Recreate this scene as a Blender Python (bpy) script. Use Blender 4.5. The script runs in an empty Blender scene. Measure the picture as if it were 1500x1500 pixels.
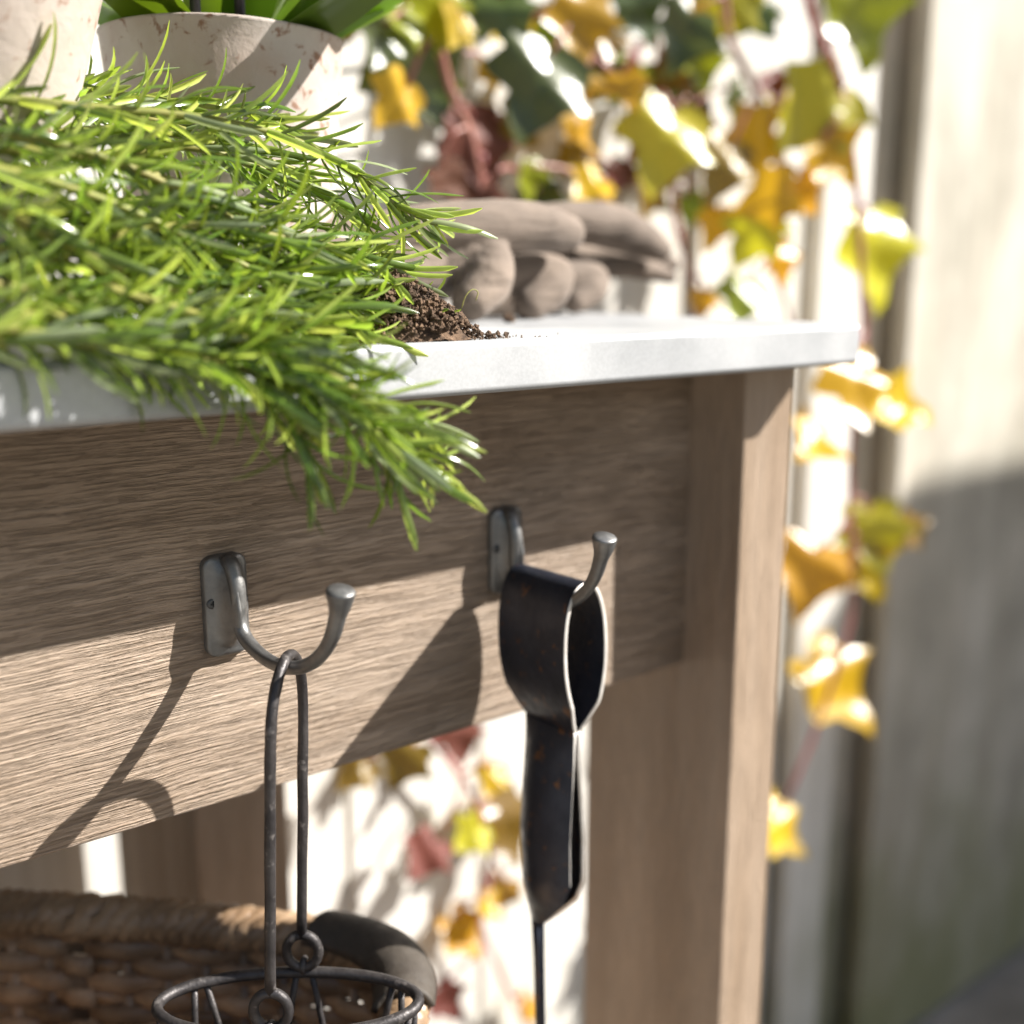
import bpy, bmesh, math, random
from mathutils import Vector, Matrix, noise
R_ = random.Random(7)
scene = bpy.context.scene
col = scene.collection

# ------------------------------------------------------------------ camera, sky, sun, exposure
EYE = Vector((0, 0, 1.0))
FPX = 1634.0                                  # focal length in photo pixels (1500 px wide)
AZ, PITCH = math.radians(38.0), math.atan(350 / FPX)
FW = Vector((math.sin(AZ) * math.cos(PITCH), math.cos(AZ) * math.cos(PITCH), -math.sin(PITCH)))
RT = Vector((math.cos(AZ), -math.sin(AZ), 0))
UP = RT.cross(FW)
cam_d = bpy.data.cameras.new('camera'); cam = bpy.data.objects.new('camera', cam_d); col.objects.link(cam)
cam.location = EYE; cam.rotation_euler = (math.pi / 2 - PITCH, 0, -AZ)
cam_d.sensor_width = 36; cam_d.lens = FPX / 1500 * 36; cam_d.clip_start = .01; cam_d.clip_end = 200
cam_d.dof.use_dof = True; cam_d.dof.focus_distance = .384; cam_d.dof.aperture_fstop = 4.2
scene.camera = cam
LDIR = Vector((-1.5, 1.0, -1.37)).normalized()   # the way the sunlight travels
world = bpy.data.worlds.new('World'); scene.world = world; world.use_nodes = True
wn = world.node_tree; wn.nodes.clear()
sky = wn.nodes.new('ShaderNodeTexSky'); sky.sky_type = 'NISHITA'; sky.sun_disc = False
sky.sun_elevation = math.asin(-LDIR.z); sky.sun_rotation = math.atan2(-LDIR.x, -LDIR.y)
bgn = wn.nodes.new('ShaderNodeBackground'); bgn.inputs[1].default_value = .05; sky.dust_density = 2.0; sky.ozone_density = .6
wo = wn.nodes.new('ShaderNodeOutputWorld')
wn.links.new(sky.outputs[0], bgn.inputs[0]); wn.links.new(bgn.outputs[0], wo.inputs[0])
sd = bpy.data.lights.new('sun', 'SUN'); sd.energy = 5.0; sd.angle = math.radians(.53); sd.color = (1, .965, .91)
sun = bpy.data.objects.new('sun', sd); col.objects.link(sun)
sun.rotation_euler = LDIR.to_track_quat('-Z', 'Y').to_euler(); sun.location = (4, -3, 5)
vs = scene.view_settings; vs.view_transform = 'Standard'; vs.look = 'None'; vs.gamma = 1; vs.use_curve_mapping = False
vs.exposure = 1.47

# ------------------------------------------------------------------ pixel -> place
def ray(x, y): return FW + RT * ((x - 750) / FPX) + UP * ((750 - y) / FPX)
def at(x, y, d):                    # on the vertical plane Y = d
    r = ray(x, y); return EYE + r * (d / r.y)
def atz(x, y, z):                   # on the level plane z (absolute)
    r = ray(x, y); return EYE + r * ((z - EYE.z) / r.z)
def pxm(p, px): return px * (p - EYE).dot(FW) / FPX       # px at that depth in metres

# ------------------------------------------------------------------ node helpers
def mat(name):
    m = bpy.data.materials.new(name); m.use_nodes = True
    nt = m.node_tree; b = nt.nodes['Principled BSDF']
    return m, nt, b
def N(nt, t, **kw):
    n = nt.nodes.new('ShaderNode' + t)
    for k, v in kw.items():
        if k.startswith('i_'): n.inputs[k[2:].replace('_', ' ')].default_value = v
        else: setattr(n, k, v)
    return n
def coords(nt, scale=(1, 1, 1), kind='Object', rot=(0, 0, 0)):
    tc = N(nt, 'TexCoord'); mp = N(nt, 'Mapping')
    mp.inputs['Scale'].default_value = scale; mp.inputs['Rotation'].default_value = rot
    nt.links.new(tc.outputs[kind], mp.inputs['Vector']); return mp.outputs[0]
def ntex(nt, vec, scale, detail=4, rough=.55, dist=0):
    n = N(nt, 'TexNoise'); n.inputs['Scale'].default_value = scale; n.inputs['Detail'].default_value = detail
    n.inputs['Roughness'].default_value = rough; n.inputs['Distortion'].default_value = dist
    nt.links.new(vec, n.inputs['Vector']); return n.outputs['Fac']
def ramp(nt, fac, stops):
    r = N(nt, 'ValToRGB'); e = r.color_ramp.elements
    while len(e) < len(stops): e.new(.5)
    for q, (p, c) in zip(e, stops):
        q.position = p; q.color = (c, c, c, 1) if isinstance(c, (int, float)) else (*c, 1)
    nt.links.new(fac, r.inputs[0]); return r.outputs[0]
def mix(nt, fac, a, b, blend='MIX'):
    m = N(nt, 'Mix', data_type='RGBA', blend_type=blend)
    if isinstance(fac, (int, float)): m.inputs[0].default_value = fac
    else: nt.links.new(fac, m.inputs[0])
    for i, v in ((6, a), (7, b)):
        if isinstance(v, tuple): m.inputs[i].default_value = (*v, 1)
        else: nt.links.new(v, m.inputs[i])
    return m.outputs[2]
def math_(nt, op, a, b=None):
    m = N(nt, 'Math', operation=op)
    for i, v in enumerate((a, b)):
        if v is None: continue
        if isinstance(v, (int, float)): m.inputs[i].default_value = v
        else: nt.links.new(v, m.inputs[i])
    return m.outputs[0]
def bump(nt, h, dist, strength=1.0, b=None):
    n = N(nt, 'Bump'); n.inputs['Strength'].default_value = strength; n.inputs['Distance'].default_value = dist
    nt.links.new(h, n.inputs['Height'])
    if b: nt.links.new(n.outputs[0], b.inputs['Normal'])
    return n.outputs[0]
def rnd(nt): return N(nt, 'ObjectInfo').outputs['Random']

# ------------------------------------------------------------------ materials
def wood_mat(name, axis, strong=1.0, tint=(1, 1, 1)):
    m, nt, b = mat(name)
    ax = {'x': (1, 1, 1), 'z': (1, 1, 1)}[axis]
    lo, hi = 6.0, 170.0
    sc = (lo, hi, hi) if axis == 'x' else (hi, hi, lo)
    v0 = coords(nt)
    warp = ntex(nt, v0, 28, 3)                                   # wavers the grain
    w2 = ntex(nt, v0, 5, 2)
    tc = N(nt, 'TexCoord'); sep = N(nt, 'SeparateXYZ'); nt.links.new(tc.outputs['Object'], sep.inputs[0])
    wv = math_(nt, 'ADD', math_(nt, 'MULTIPLY', math_(nt, 'SUBTRACT', warp, .5), .0022), math_(nt, 'MULTIPLY', math_(nt, 'SUBTRACT', w2, .5), .012))
    comb = N(nt, 'CombineXYZ')
    ch = {'x': 2, 'z': 0}[axis]
    for i in range(3):
        src = sep.outputs[i]
        if i == ch: src = math_(nt, 'ADD', src, wv)
        nt.links.new(src, comb.inputs[i])
    mp = N(nt, 'Mapping'); mp.inputs['Scale'].default_value = sc; nt.links.new(comb.outputs[0], mp.inputs[0])
    g1 = ntex(nt, mp.outputs[0], 5.8, 4, .6, .2)
    mp2 = N(nt, 'Mapping'); mp2.inputs['Scale'].default_value = (22, 380, 380) if axis == 'x' else (380, 380, 22)
    nt.links.new(comb.outputs[0], mp2.inputs[0])
    g2 = ntex(nt, mp2.outputs[0], 2.0, 3, .6, .2)
    mp3 = N(nt, 'Mapping'); mp3.inputs['Scale'].default_value = (3, 30, 30) if axis == 'x' else (30, 30, 3)
    nt.links.new(comb.outputs[0], mp3.inputs[0])
    g3 = ntex(nt, mp3.outputs[0], 1.5, 3)
    base = ramp(nt, g3, [(.3, tuple(a * t for a, t in zip((.265, .188, .126), tint))), (.7, tuple(a * t for a, t in zip((.38, .288, .212), tint)))])
    dark = ramp(nt, g1, [(.36, .88), (.50, 1.0), (.72, 1.05)])
    c = mix(nt, .55, base, dark, 'MULTIPLY')
    fine = ramp(nt, g2, [(.35, .82), (.6, 1.05)])
    c = mix(nt, .6, c, fine, 'MULTIPLY')
    nt.links.new(c, b.inputs['Base Color']); b.inputs['Roughness'].default_value = .5
    b.inputs['Specular IOR Level'].default_value = .5
    rid = ramp(nt, g1, [(.34, 0.0), (.50, .75), (.66, 1.0)])
    hh = math_(nt, 'ADD', math_(nt, 'MULTIPLY', rid, .40), math_(nt, 'MULTIPLY', g2, .45))
    bump(nt, hh, .0027 * strong, 1.0, b)
    return m
M = {}
M['wood_x'] = wood_mat('limed_oak_horizontal', 'x')
M['wood_z'] = wood_mat('limed_oak_upright', 'z', .35)

m, nt, b = mat('galvanised_zinc'); M['zinc'] = m
v = coords(nt); s = ntex(nt, v, 900, 2); l = ntex(nt, v, 16, 4)
c = mix(nt, .5, ramp(nt, l, [(.3, (.34, .35, .36)), (.7, (.47, .475, .48))]), ramp(nt, s, [(.35, .82), (.65, 1.0)]), 'MULTIPLY')
nt.links.new(c, b.inputs['Base Color']); b.inputs['Metallic'].default_value = .25
nt.links.new(ramp(nt, l, [(.3, .42), (.7, .6)]), b.inputs['Roughness']); bump(nt, s, .0002, .12, b)

def metal(name, ca, cb, rough, metallic, bsc=260, bd=.0004, speck=None):
    m, nt, b = mat(name); v = coords(nt)
    n1 = ntex(nt, v, 70, 5, .65); n2 = ntex(nt, v, bsc, 4)
    c = ramp(nt, n1, [(.32, ca), (.68, cb)])
    if speck:
        sp = ntex(nt, v, 150, 3, .6)
        c = mix(nt, ramp(nt, sp, [(.60, 0.0), (.70, .85)]), c, speck)
    nt.links.new(c, b.inputs['Base Color']); b.inputs['Metallic'].default_value = metallic
    nt.links.new(ramp(nt, n2, [(.3, rough - .1), (.7, rough + .15)]), b.inputs['Roughness'])
    bump(nt, n2, bd, .6, b); return m
M['hook'] = metal('aged_pewter', (.13, .13, .13), (.24, .235, .225), .42, .75)
M['screwhead'] = metal('dull_screw', (.07, .07, .07), (.12, .12, .12), .4, .7)
M['screw'] = metal('black_screw', (.03, .03, .032), (.05, .05, .05), .5, .6)
M['iron'] = metal('dark_iron_wire', (.030, .027, .028), (.075, .068, .066), .46, .55, 420, .0006, (.22, .2, .19))
M['steel'] = metal('blued_steel', (.018, .021, .032), (.034, .038, .054), .40, .5, 200, .0004, (.16, .07, .025))
M['bare'] = metal('bare_steel_edge', (.60, .56, .51), (.80, .76, .71), .45, .5)
M['leather'] = metal('dark_leather', (.040, .032, .025), (.065, .054, .043), .6, 0, 180, .001)

def pot_mat(name, sc):
    m, nt, b = mat(name); v = coords(nt)
    l = ntex(nt, v, 14, 5); sp = ntex(nt, v, sc, 4, .6, .4); sp2 = ntex(nt, v, 22, 4, .6)
    c = ramp(nt, l, [(.3, (.33, .275, .235)), (.65, (.47, .425, .385))])
    c = mix(nt, ramp(nt, sp2, [(.44, 0.0), (.70, .75)]), c, (.34, .245, .19))
    c = mix(nt, ramp(nt, sp, [(.59, 0.0), (.67, .85)]), c, (.17, .075, .035))
    nt.links.new(c, b.inputs['Base Color']); b.inputs['Roughness'].default_value = .8; bump(nt, sp, .001, .5, b); return m
M['pot'] = pot_mat('limewashed_terracotta', 150)

def leaf_mat(name, c1, c2, rough=.3, trans=.35, spec=.5, sc=40, var=.25, tblue=.45, tboost=1.3):
    m, nt, b = mat(name); v = coords(nt)
    n = ntex(nt, v, sc, 3)
    c = ramp(nt, n, [(.35, c1), (.65, c2)])
    hs = N(nt, 'HueSaturation'); nt.links.new(c, hs.inputs['Color'])
    r = rnd(nt)
    nt.links.new(math_(nt, 'ADD', math_(nt, 'MULTIPLY', r, var * 2), 1 - var), hs.inputs['Value'])
    nt.links.new(math_(nt, 'ADD', math_(nt, 'MULTIPLY', math_(nt, 'FRACT', math_(nt, 'MULTIPLY', r, 7.3)), .03), .474), hs.inputs['Hue'])
    c = hs.outputs[0]
    nt.links.new(c, b.inputs['Base Color']); b.inputs['Roughness'].default_value = rough; b.inputs['Specular IOR Level'].default_value = spec
    tr = N(nt, 'BsdfTranslucent'); tc = mix(nt, 1.0, c, (tboost, tboost, tboost * tblue), 'MULTIPLY'); nt.links.new(tc, tr.inputs[0])
    ms = N(nt, 'MixShader'); ms.inputs[0].default_value = trans
    nt.links.new(b.outputs[0], ms.inputs[1]); nt.links.new(tr.outputs[0], ms.inputs[2])
    nt.links.new(ms.outputs[0], nt.nodes['Material Output'].inputs[0])
    bump(nt, n, .0006, .3, b)
    return m
M['needle'] = leaf_mat('rosemary_green', (.105, .180, .024), (.235, .350, .052), .17, .42, 1.0, 60, .5, .6)
M['needle_pale'] = leaf_mat('rosemary_lime', (.28, .40, .07), (.44, .54, .15), .20, .45, 1.0, 60, .3, .6)
M['needle_grey'] = leaf_mat('rosemary_underside', (.20, .26, .13), (.31, .37, .21), .35, .3, .6, 60, .2, .8)
M['rstem'] = leaf_mat('rosemary_stem', (.17, .20, .035), (.26, .25, .06), .5, .1, .4, 80, .15)
M['strap'] = leaf_mat('strap_leaf_green', (.06, .13, .012), (.13, .24, .02), .28, .3, .6, 12, .25)
IV = {
 'd': leaf_mat('ivy_dark_green', (.030, .05, .010), (.07, .10, .018), .25, .18, .7),
 'g': leaf_mat('ivy_green', (.12, .18, .012), (.28, .34, .02), .25, .3, .7),
 'l': leaf_mat('ivy_lime', (.34, .36, .02), (.48, .46, .03), .27, .35, .6),
 'y': leaf_mat('ivy_yellow', (.42, .30, .010), (.54, .40, .012), .28, .35, .6),
 'o': leaf_mat('ivy_gold', (.40, .23, .012), (.56, .38, .02), .28, .32, .6),
 'v': leaf_mat('ivy_olive', (.10, .075, .012), (.26, .17, .015), .28, .25, .6),
 'b': leaf_mat('ivy_russet', (.085, .034, .02), (.16, .07, .042), .55, .2, .2),
}
M['vine'] = leaf_mat('vine_stem', (.22, .075, .055), (.34, .15, .11), .4, .0, .5, 90, .2)

m, nt, b = mat('potting_soil'); M['soil'] = m
v = coords(nt); n1 = ntex(nt, v, 240, 5, .7)
nt.links.new(ramp(nt, n1, [(.3, (.035, .020, .011)), (.52, (.11, .066, .038)), (.75, (.24, .15, .09))]), b.inputs['Base Color'])
b.inputs['Roughness'].default_value = .95; bump(nt, n1, .002, 1, b)

m, nt, b = mat('suede_glove'); M['glove'] = m
v = coords(nt); n1 = ntex(nt, v, 30, 4); n2 = ntex(nt, v, 500, 3); n3 = ntex(nt, coords(nt, (20, 160, 160)), 1, 4, .6, .6)
c = mix(nt, .6, ramp(nt, n1, [(.3, (.10, .074, .055)), (.7, (.21, .16, .122))]), ramp(nt, n3, [(.35, .8), (.6, 1.05)]), 'MULTIPLY')
nt.links.new(c, b.inputs['Base Color']); b.inputs['Roughness'].default_value = .85
b.inputs['Sheen Weight'].default_value = .08
hh = math_(nt, 'ADD', math_(nt, 'MULTIPLY', n3, 1.0), math_(nt, 'MULTIPLY', n2, .15)); bump(nt, hh, .0028, .7, b)

m, nt, b = mat('willow_wicker'); M['wicker'] = m
v = coords(nt); n1 = ntex(nt, v, 45, 4)
c = ramp(nt, n1, [(.3, (.19, .115, .062)), (.7, (.46, .32, .20))])
hs = N(nt, 'HueSaturation'); nt.links.new(c, hs.inputs['Color'])
nt.links.new(math_(nt, 'ADD', math_(nt, 'MULTIPLY', rnd(nt), .7), .65), hs.inputs['Value'])
nt.links.new(hs.outputs[0], b.inputs['Base Color']); b.inputs['Roughness'].default_value = .38; bump(nt, ntex(nt, v, 300, 3), .0008, .5, b)

def fence_mat(name, k=1.0, tn=(1, 1, 1)):
    m, nt, b = mat(name)
    v = coords(nt, (70, 70, 2.5)); g = ntex(nt, v, 1.2, 5, .6, .4); g2 = ntex(nt, coords(nt, (9, 9, 1.6)), 1.4, 4)
    c = ramp(nt, g, [(.3, tuple(k * q * w for q, w in zip((.56, .53, .48), tn))), (.65, tuple(k * q * w for q, w in zip((.74, .72, .68), tn)))])
    c = mix(nt, ramp(nt, g2, [(.45, 0.0), (.72, .6 if k < 1 else .4)]), c, tuple(k * q * w for q, w in zip((.42, .37, .29) if k < 1 else (.50, .46, .40), tn)))
    big = ntex(nt, coords(nt, (5, 5, 3.2)), 1.3, 5, .62)
    c = mix(nt, ramp(nt, big, [(.38, 0.0), (.62, .8 if k < 1 else .2)]), c, tuple(k * q for q in (.36, .33, .26)))
    # algae creeping up from the damp foot of the boards
    tc = N(nt, 'TexCoord'); sep = N(nt, 'SeparateXYZ'); nt.links.new(tc.outputs['Object'], sep.inputs[0])
    al = ntex(nt, coords(nt, (8, 8, 4)), 1.0, 4)
    h = math_(nt, 'SUBTRACT', math_(nt, 'MULTIPLY', al, .80), sep.outputs[2])
    c = mix(nt, ramp(nt, h, [(-.0, 0.0), (.35, .75)]), c, (.16, .17, .06))
    hs = N(nt, 'HueSaturation'); nt.links.new(c, hs.inputs['Color'])
    nt.links.new(math_(nt, 'ADD', math_(nt, 'MULTIPLY', rnd(nt), .16), .92), hs.inputs['Value'])
    nt.links.new(hs.outputs[0], b.inputs['Base Color']); b.inputs['Roughness'].default_value = .85; bump(nt, g, .002, .7, b)
    return m
M['fence'] = fence_mat('bleached_fence_board'); M['fence_grey'] = fence_mat('weathered_fence_board', .74, (1, .955, .86)); M['fence_tan'] = fence_mat('unbleached_fence_board', .86, (1.05, .92, .76))
m, nt, b = mat('paving'); M['paving'] = m
v = coords(nt); n1 = ntex(nt, v, 9, 6, .65); n2 = ntex(nt, v, 120, 4)
c = mix(nt, .5, ramp(nt, n1, [(.3, (.17, .155, .13)), (.7, (.30, .275, .24))]), ramp(nt, n2, [(.3, .7), (.7, 1.1)]), 'MULTIPLY')
nt.links.new(c, b.inputs['Base Color']); b.inputs['Roughness'].default_value = .9; bump(nt, n2, .003, .7, b)

# ------------------------------------------------------------------ mesh helpers
class MB:
    def __init__(s): s.v = []; s.f = []; s.mi = []
    def add(s, vs, fs, mi=0):
        o = len(s.v); s.v += [tuple(p) for p in vs]
        for f in fs: s.f.append(tuple(i + o for i in f)); s.mi.append(mi)
    def box(s, x0, x1, y0, y1, z0, z1, mi=0):
        s.add([(x0, y0, z0), (x1, y0, z0), (x1, y1, z0), (x0, y1, z0), (x0, y0, z1), (x1, y0, z1), (x1, y1, z1), (x0, y1, z1)],
              [(3, 2, 1, 0), (4, 5, 6, 7), (0, 1, 5, 4), (1, 2, 6, 5), (2, 3, 7, 6), (3, 0, 4, 7)], mi)
    def tube(s, pts, rad, n=8, closed=False, squash=1.0, sqdir=None, mi=0):
        pts = [Vector(p) for p in pts]; k = len(pts)
        if not isinstance(rad, (list, tuple)): rad = [rad] * k
        T = []
        for i in range(k):
            a = pts[(i - 1) % k] if (closed or i > 0) else pts[i]
            c = pts[(i + 1) % k] if (closed or i < k - 1) else pts[i]
            T.append((c - a).normalized())
        ref = Vector(sqdir) if sqdir is not None else (Vector((0, 0, 1)) if abs(T[0].z) < .9 else Vector((1, 0, 0)))
        u = (ref - T[0] * ref.dot(T[0])).normalized(); vs = []
        for i in range(k):
            u = (u - T[i] * u.dot(T[i])).normalized(); w = T[i].cross(u)
            for j in range(n):
                a = 2 * math.pi * j / n
                vs.append(pts[i] + u * (math.cos(a) * rad[i]) + w * (math.sin(a) * rad[i] * squash))
        fs = []
        for i in range(k if closed else k - 1):
            i2 = (i + 1) % k
            for j in range(n):
                fs.append((i * n + j, i * n + (j + 1) % n, i2 * n + (j + 1) % n, i2 * n + j))
        if not closed:
            fs.append(tuple(range(n - 1, -1, -1))); fs.append(tuple((k - 1) * n + j for j in range(n)))
        s.add(vs, fs, mi)
    def lathe(s, prof, n=40, c=(0, 0, 0), mi=0):
        vs = []; 
        for r, z in prof:
            for j in range(n):
                a = 2 * math.pi * j / n; vs.append((c[0] + r * math.cos(a), c[1] + r * math.sin(a), c[2] + z))
        fs = [(i * n + j, i * n + (j + 1) % n, (i + 1) * n + (j + 1) % n, (i + 1) * n + j) for i in range(len(prof) - 1) for j in range(n)]
        s.add(vs, fs, mi)
    def mesh(s, name, mats, smooth=True):
        me = bpy.data.meshes.new(name); me.from_pydata(s.v, [], s.f)
        for mm in (mats if isinstance(mats, (list, tuple)) else [mats]): me.materials.append(mm)
        me.polygons.foreach_set('material_index', s.mi)
        if smooth: me.polygons.foreach_set('use_smooth', [True] * len(me.polygons))
        me.update(); return me
    def build(s, name, mats, parent=None, smooth=True, bevel=0, origin=None):
        me = s.mesh(name, mats, smooth)
        return link(name, me, parent, bevel, origin)
def link(name, me, parent=None, bevel=0, origin=None):
    o = bpy.data.objects.new(name, me); col.objects.link(o)
    if parent is not None: setpar(o, parent)
    if origin is not None:
        me.transform(Matrix.Translation(-Vector(origin))); o.location = o.location + Vector(origin)
    if bevel:
        bv = o.modifiers.new('bevel', 'BEVEL'); bv.width = bevel; bv.segments = 3; bv.limit_method = 'ANGLE'; bv.angle_limit = math.radians(40)
        me.polygons.foreach_set('use_smooth', [True] * len(me.polygons))
        bv.harden_normals = True
    return o
WORLD = {}
def setpar(o, p):                       # parents are unrotated empties / parts: keep world placement
    o.parent = p; q = p; off = Vector()
    while q is not None: off += q.location; q = q.parent
    o.location = o.location - off
def tag(o, label, cat, group=None, kind=None):
    if label: o['label'] = label
    if cat: o['category'] = cat
    if group: o['group'] = group
    if kind: o['kind'] = kind
    return o
def empty(name, loc, label, cat, group=None):
    o = bpy.data.objects.new(name, None); o.empty_display_size = .05; col.objects.link(o); o.location = loc
    return tag(o, label, cat, group)
def spline(pts, n):                      # Catmull-Rom
    P = [Vector(p) for p in pts]; P = [P[0] * 2 - P[1]] + P + [P[-1] * 2 - P[-2]]; out = []
    segs = len(P) - 3
    for k in range(n):
        t = k / (n - 1) * segs; i = min(int(t), segs - 1); t -= i
        a, b_, c, d = P[i:i + 4]
        out.append(.5 * ((2 * b_) + (c - a) * t + (2 * a - 5 * b_ + 4 * c - d) * t * t + (3 * b_ - a - 3 * c + d) * t ** 3))
    return out
def lerp(a, b, t): return a + (b - a) * t
def interp(x, xs, ys):
    if x <= xs[0]: return ys[0]
    for i in range(len(xs) - 1):
        if x <= xs[i + 1]: return lerp(ys[i], ys[i + 1], (x - xs[i]) / (xs[i + 1] - xs[i]))
    return ys[-1]

# ------------------------------------------------------------------ the setting: ground and fence
WALL = .705
g = MB(); g.box(-30, 30, -30, 30, -.3, 0); gr = g.build('ground', M['paving'], smooth=False); gr['kind'] = 'structure'
fence = empty('board_fence', (.4, WALL + .03, 0), 'bleached pale board fence with ivy hanging on it behind the table', 'fence')
edges = []
x = -1.3
while x < .79:
    w = R_.uniform(.105, .135); edges.append((x, min(x + w, .908), WALL + R_.choice((0, .004, .008)))); x += w + .004
edges[-1] = (edges[-1][0], .908, WALL)
edges += [(.880, .975, WALL + .034), (.943, 1.018, WALL + .002), (.976, 1.17, WALL + .042), (1.107, 1.78, WALL + .004), ]
x = 1.784
while x < 3.6: edges.append((x, x + .13, WALL + R_.choice((0, .006)))); x += .134
for (a, b_, y) in edges:
    f = MB(); f.box(a, b_, y, y + .02, .012, 1.95 + R_.uniform(-.01, .01)); f.build('board', M['fence_tan' if y > WALL + .03 else 'fence_grey' if b_ > 1.1 else 'fence'], fence, bevel=.003)
for z in (.35, 1.0, 1.65):
    f = MB(); f.box(-1.3, 3.6, WALL + .068, WALL + .10, z, z + .08); f.build('rail', M['fence'], fence, bevel=.003)

# ------------------------------------------------------------------ the potting table
D0, DL, DA = .306, .332, .365
ZT, ZB = .9777, .9595
AB = .809                                  # lower edge of the apron
table = empty('potting_table', (0, .49, 0), 'limed oak potting table with a galvanised zinc top and iron hooks', 'table')
t = MB(); t.box(-.95, .441, D0, .668, ZB, ZT); top = t.build('tabletop', M['zinc'], table, bevel=.0026)
top['label'] = 'pale galvanised zinc tabletop'
t = MB(); t.box(-.905, .3945, DA, DA + .018, AB, ZB - .0006); t.build('apron', M['wood_x'], table, bevel=.0012)
def leg(x0, x1, y0, y1):
    t = MB(); t.box(x0, x1, y0, y1, 0, ZB - .0004); return t.build('leg', M['wood_z'], table, bevel=.0012)
leg(.3935, .427, DL, .4355)
leg(-.935, -.903, DL, .4355)
leg(.2015, .2545, .53, .664)
leg(-.935, -.882, .53, .664)
t = MB(); t.box(.403, .421, .4357, .66, ZB - .05, ZB - .0006); t.build('side_rail', M['wood_z'], table, bevel=.001)
t = MB(); t.box(-.881, .2012, .62, .638, ZB - .07, ZB - .0006); t.build('back_rail', M['wood_x'], table, bevel=.001)
SHELF = .345
for i in range(4):
    y0 = .436 + i * .058
    t = MB(); t.box(-.90, .20 if i > 0 else .39, y0, y0 + .054, SHELF - .016, SHELF); t.build('shelf_slat', M['wood_x'], table, bevel=.0012)
t = MB(); t.box(-.93, -.90, .436, .53, SHELF - .06, SHELF - .0165); t.build('shelf_bearer', M['wood_z'], table, bevel=.001)
t = MB(); t.box(.15, .19, .39, .64, SHELF - .05, SHELF - .0165); t.build('shelf_bearer', M['wood_z'], table, bevel=.001)

# hooks: plate and arm cast in one, screwed to the apron
HPX = [(340, 830), (347, 860), (349, 884), (350, 908), (356, 928), (368, 946), (388, 964), (412, 976), (436, 978), (458, 970), (476, 952), (488, 928), (494, 904), (498, 884), (499, 868), (500, 860)]
H1 = (at(293, 818, DA) + at(354, 812, DA)) / 2; H1.z = (at(293, 816, DA).z + at(288, 965, DA).z) / 2
H2 = (at(714, 745, DA) + at(759, 742, DA)) / 2; H2.z = (at(714, 745, DA).z + at(711, 872, DA).z) / 2
TW1 = math.radians(5.5)
ax = Vector((math.sin(TW1), -math.cos(TW1), 0)); nrm = Vector((math.cos(TW1), math.sin(TW1), 0))
prof = []
for q in HPX:
    r = ray(*q); tt = (H1 - EYE).dot(nrm) / r.dot(nrm); p = EYE + r * tt - H1
    prof.append((p.dot(ax), p.z))
prof = [(.0035, .0165)] + [(max(w, .004), z) for w, z in prof]
PH = .0186; PW = .0082
def make_hook(c, tw):
    t = MB(); nu, nv = 22, 44
    vs = []; fs = []
    def half(v):                        # rounded-rectangle outline
        r = .0042; e = PH - abs(v)
        return PW if e > r else PW - r + math.sqrt(max(0, r * r - (r - e) ** 2))
    for i in range(nv + 1):
        v = -PH + 2 * PH * (i / nv); hw = max(half(v), .001)
        rv = interp(v, [-.0186, -.0150, -.0115, -.007, 0, .007, .0125, .0165, .0186], [0, .0012, .0055, .0105, .0112, .0098, .0070, .0030, 0])
        for j in range(nu + 1):
            u = -hw + 2 * hw * j / nu
            w = .0032 + rv * math.exp(-(abs(u) / .0034) ** 1.7)
            if j in (0, nu) or i in (0, nv): w -= .0009
            vs.append(c + Vector((u, -w, v)))
    for i in range(nv):
        for j in range(nu):
            a = i * (nu + 1) + j; fs.append((a, a + 1, a + nu + 2, a + nu + 1))
    # side skirt back to the wood
    ring = [j for j in range(nu + 1)] + [i * (nu + 1) + nu for i in range(1, nv + 1)] + [nv * (nu + 1) + j for j in range(nu - 1, -1, -1)] + [i * (nu + 1) for i in range(nv - 1, 0, -1)]
    b0 = len(vs)
    for k in ring: vs.append(Vector((vs[k].x, c.y + .0004, vs[k].z)))
    n = len(ring)
    for k in range(n): fs.append((ring[k], b0 + k, b0 + (k + 1) % n, ring[(k + 1) % n]))
    t.add(vs, fs)
    a_ = Vector((math.sin(tw), -math.cos(tw), 0))
    pts = spline([c + a_ * w + Vector((0, 0, z)) for w, z in prof], 60)
    rad = [interp(k / 59, [0, .12, .3, .45, .7, .82, .87, .92, .955, .98, 1], [.0030, .0030, .0027, .0024, .0024, .0028, .0037, .0046, .0047, .0038, .0006]) for k in range(60)]
    t.tube(pts, rad, 16)
    h = t.build('hook', M['hook'], table, origin=c)
    for sgn in (-1, 1):
        s = MB(); q = c + Vector((sgn * .0056, -.0037, .0018))
        n = 18; vs = [q + Vector((0, .0003, 0))]; fs = []
        R0 = [(.0006, .0001), (.0019, -.0002), (.0023, .0004)]
        s.lathe([(0.00001, .0004), (.0012, .0006), (.0019, .0005), (.0022, -.0004)], 18)
        s.v = [tuple(q + Vector((p[0], -p[2], p[1]))) for p in s.v]
        for dx, dz in ((.0011, .00028), (.00028, .0011)):
            s.box(q.x - dx, q.x + dx, q.y - .00072, q.y - .0003, q.z - dz, q.z + dz, 1)
        s.build('screw', [M['screwhead'], M['screw']], h)
    return h, pts
hook1, arm1 = make_hook(H1, TW1)
hook1['label'] = 'aged pewter hook carrying the hanging wire basket'
hook2, arm2 = make_hook(H2, math.radians(-7))
hook2['label'] = 'aged pewter hook carrying the dark steel shears'

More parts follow.
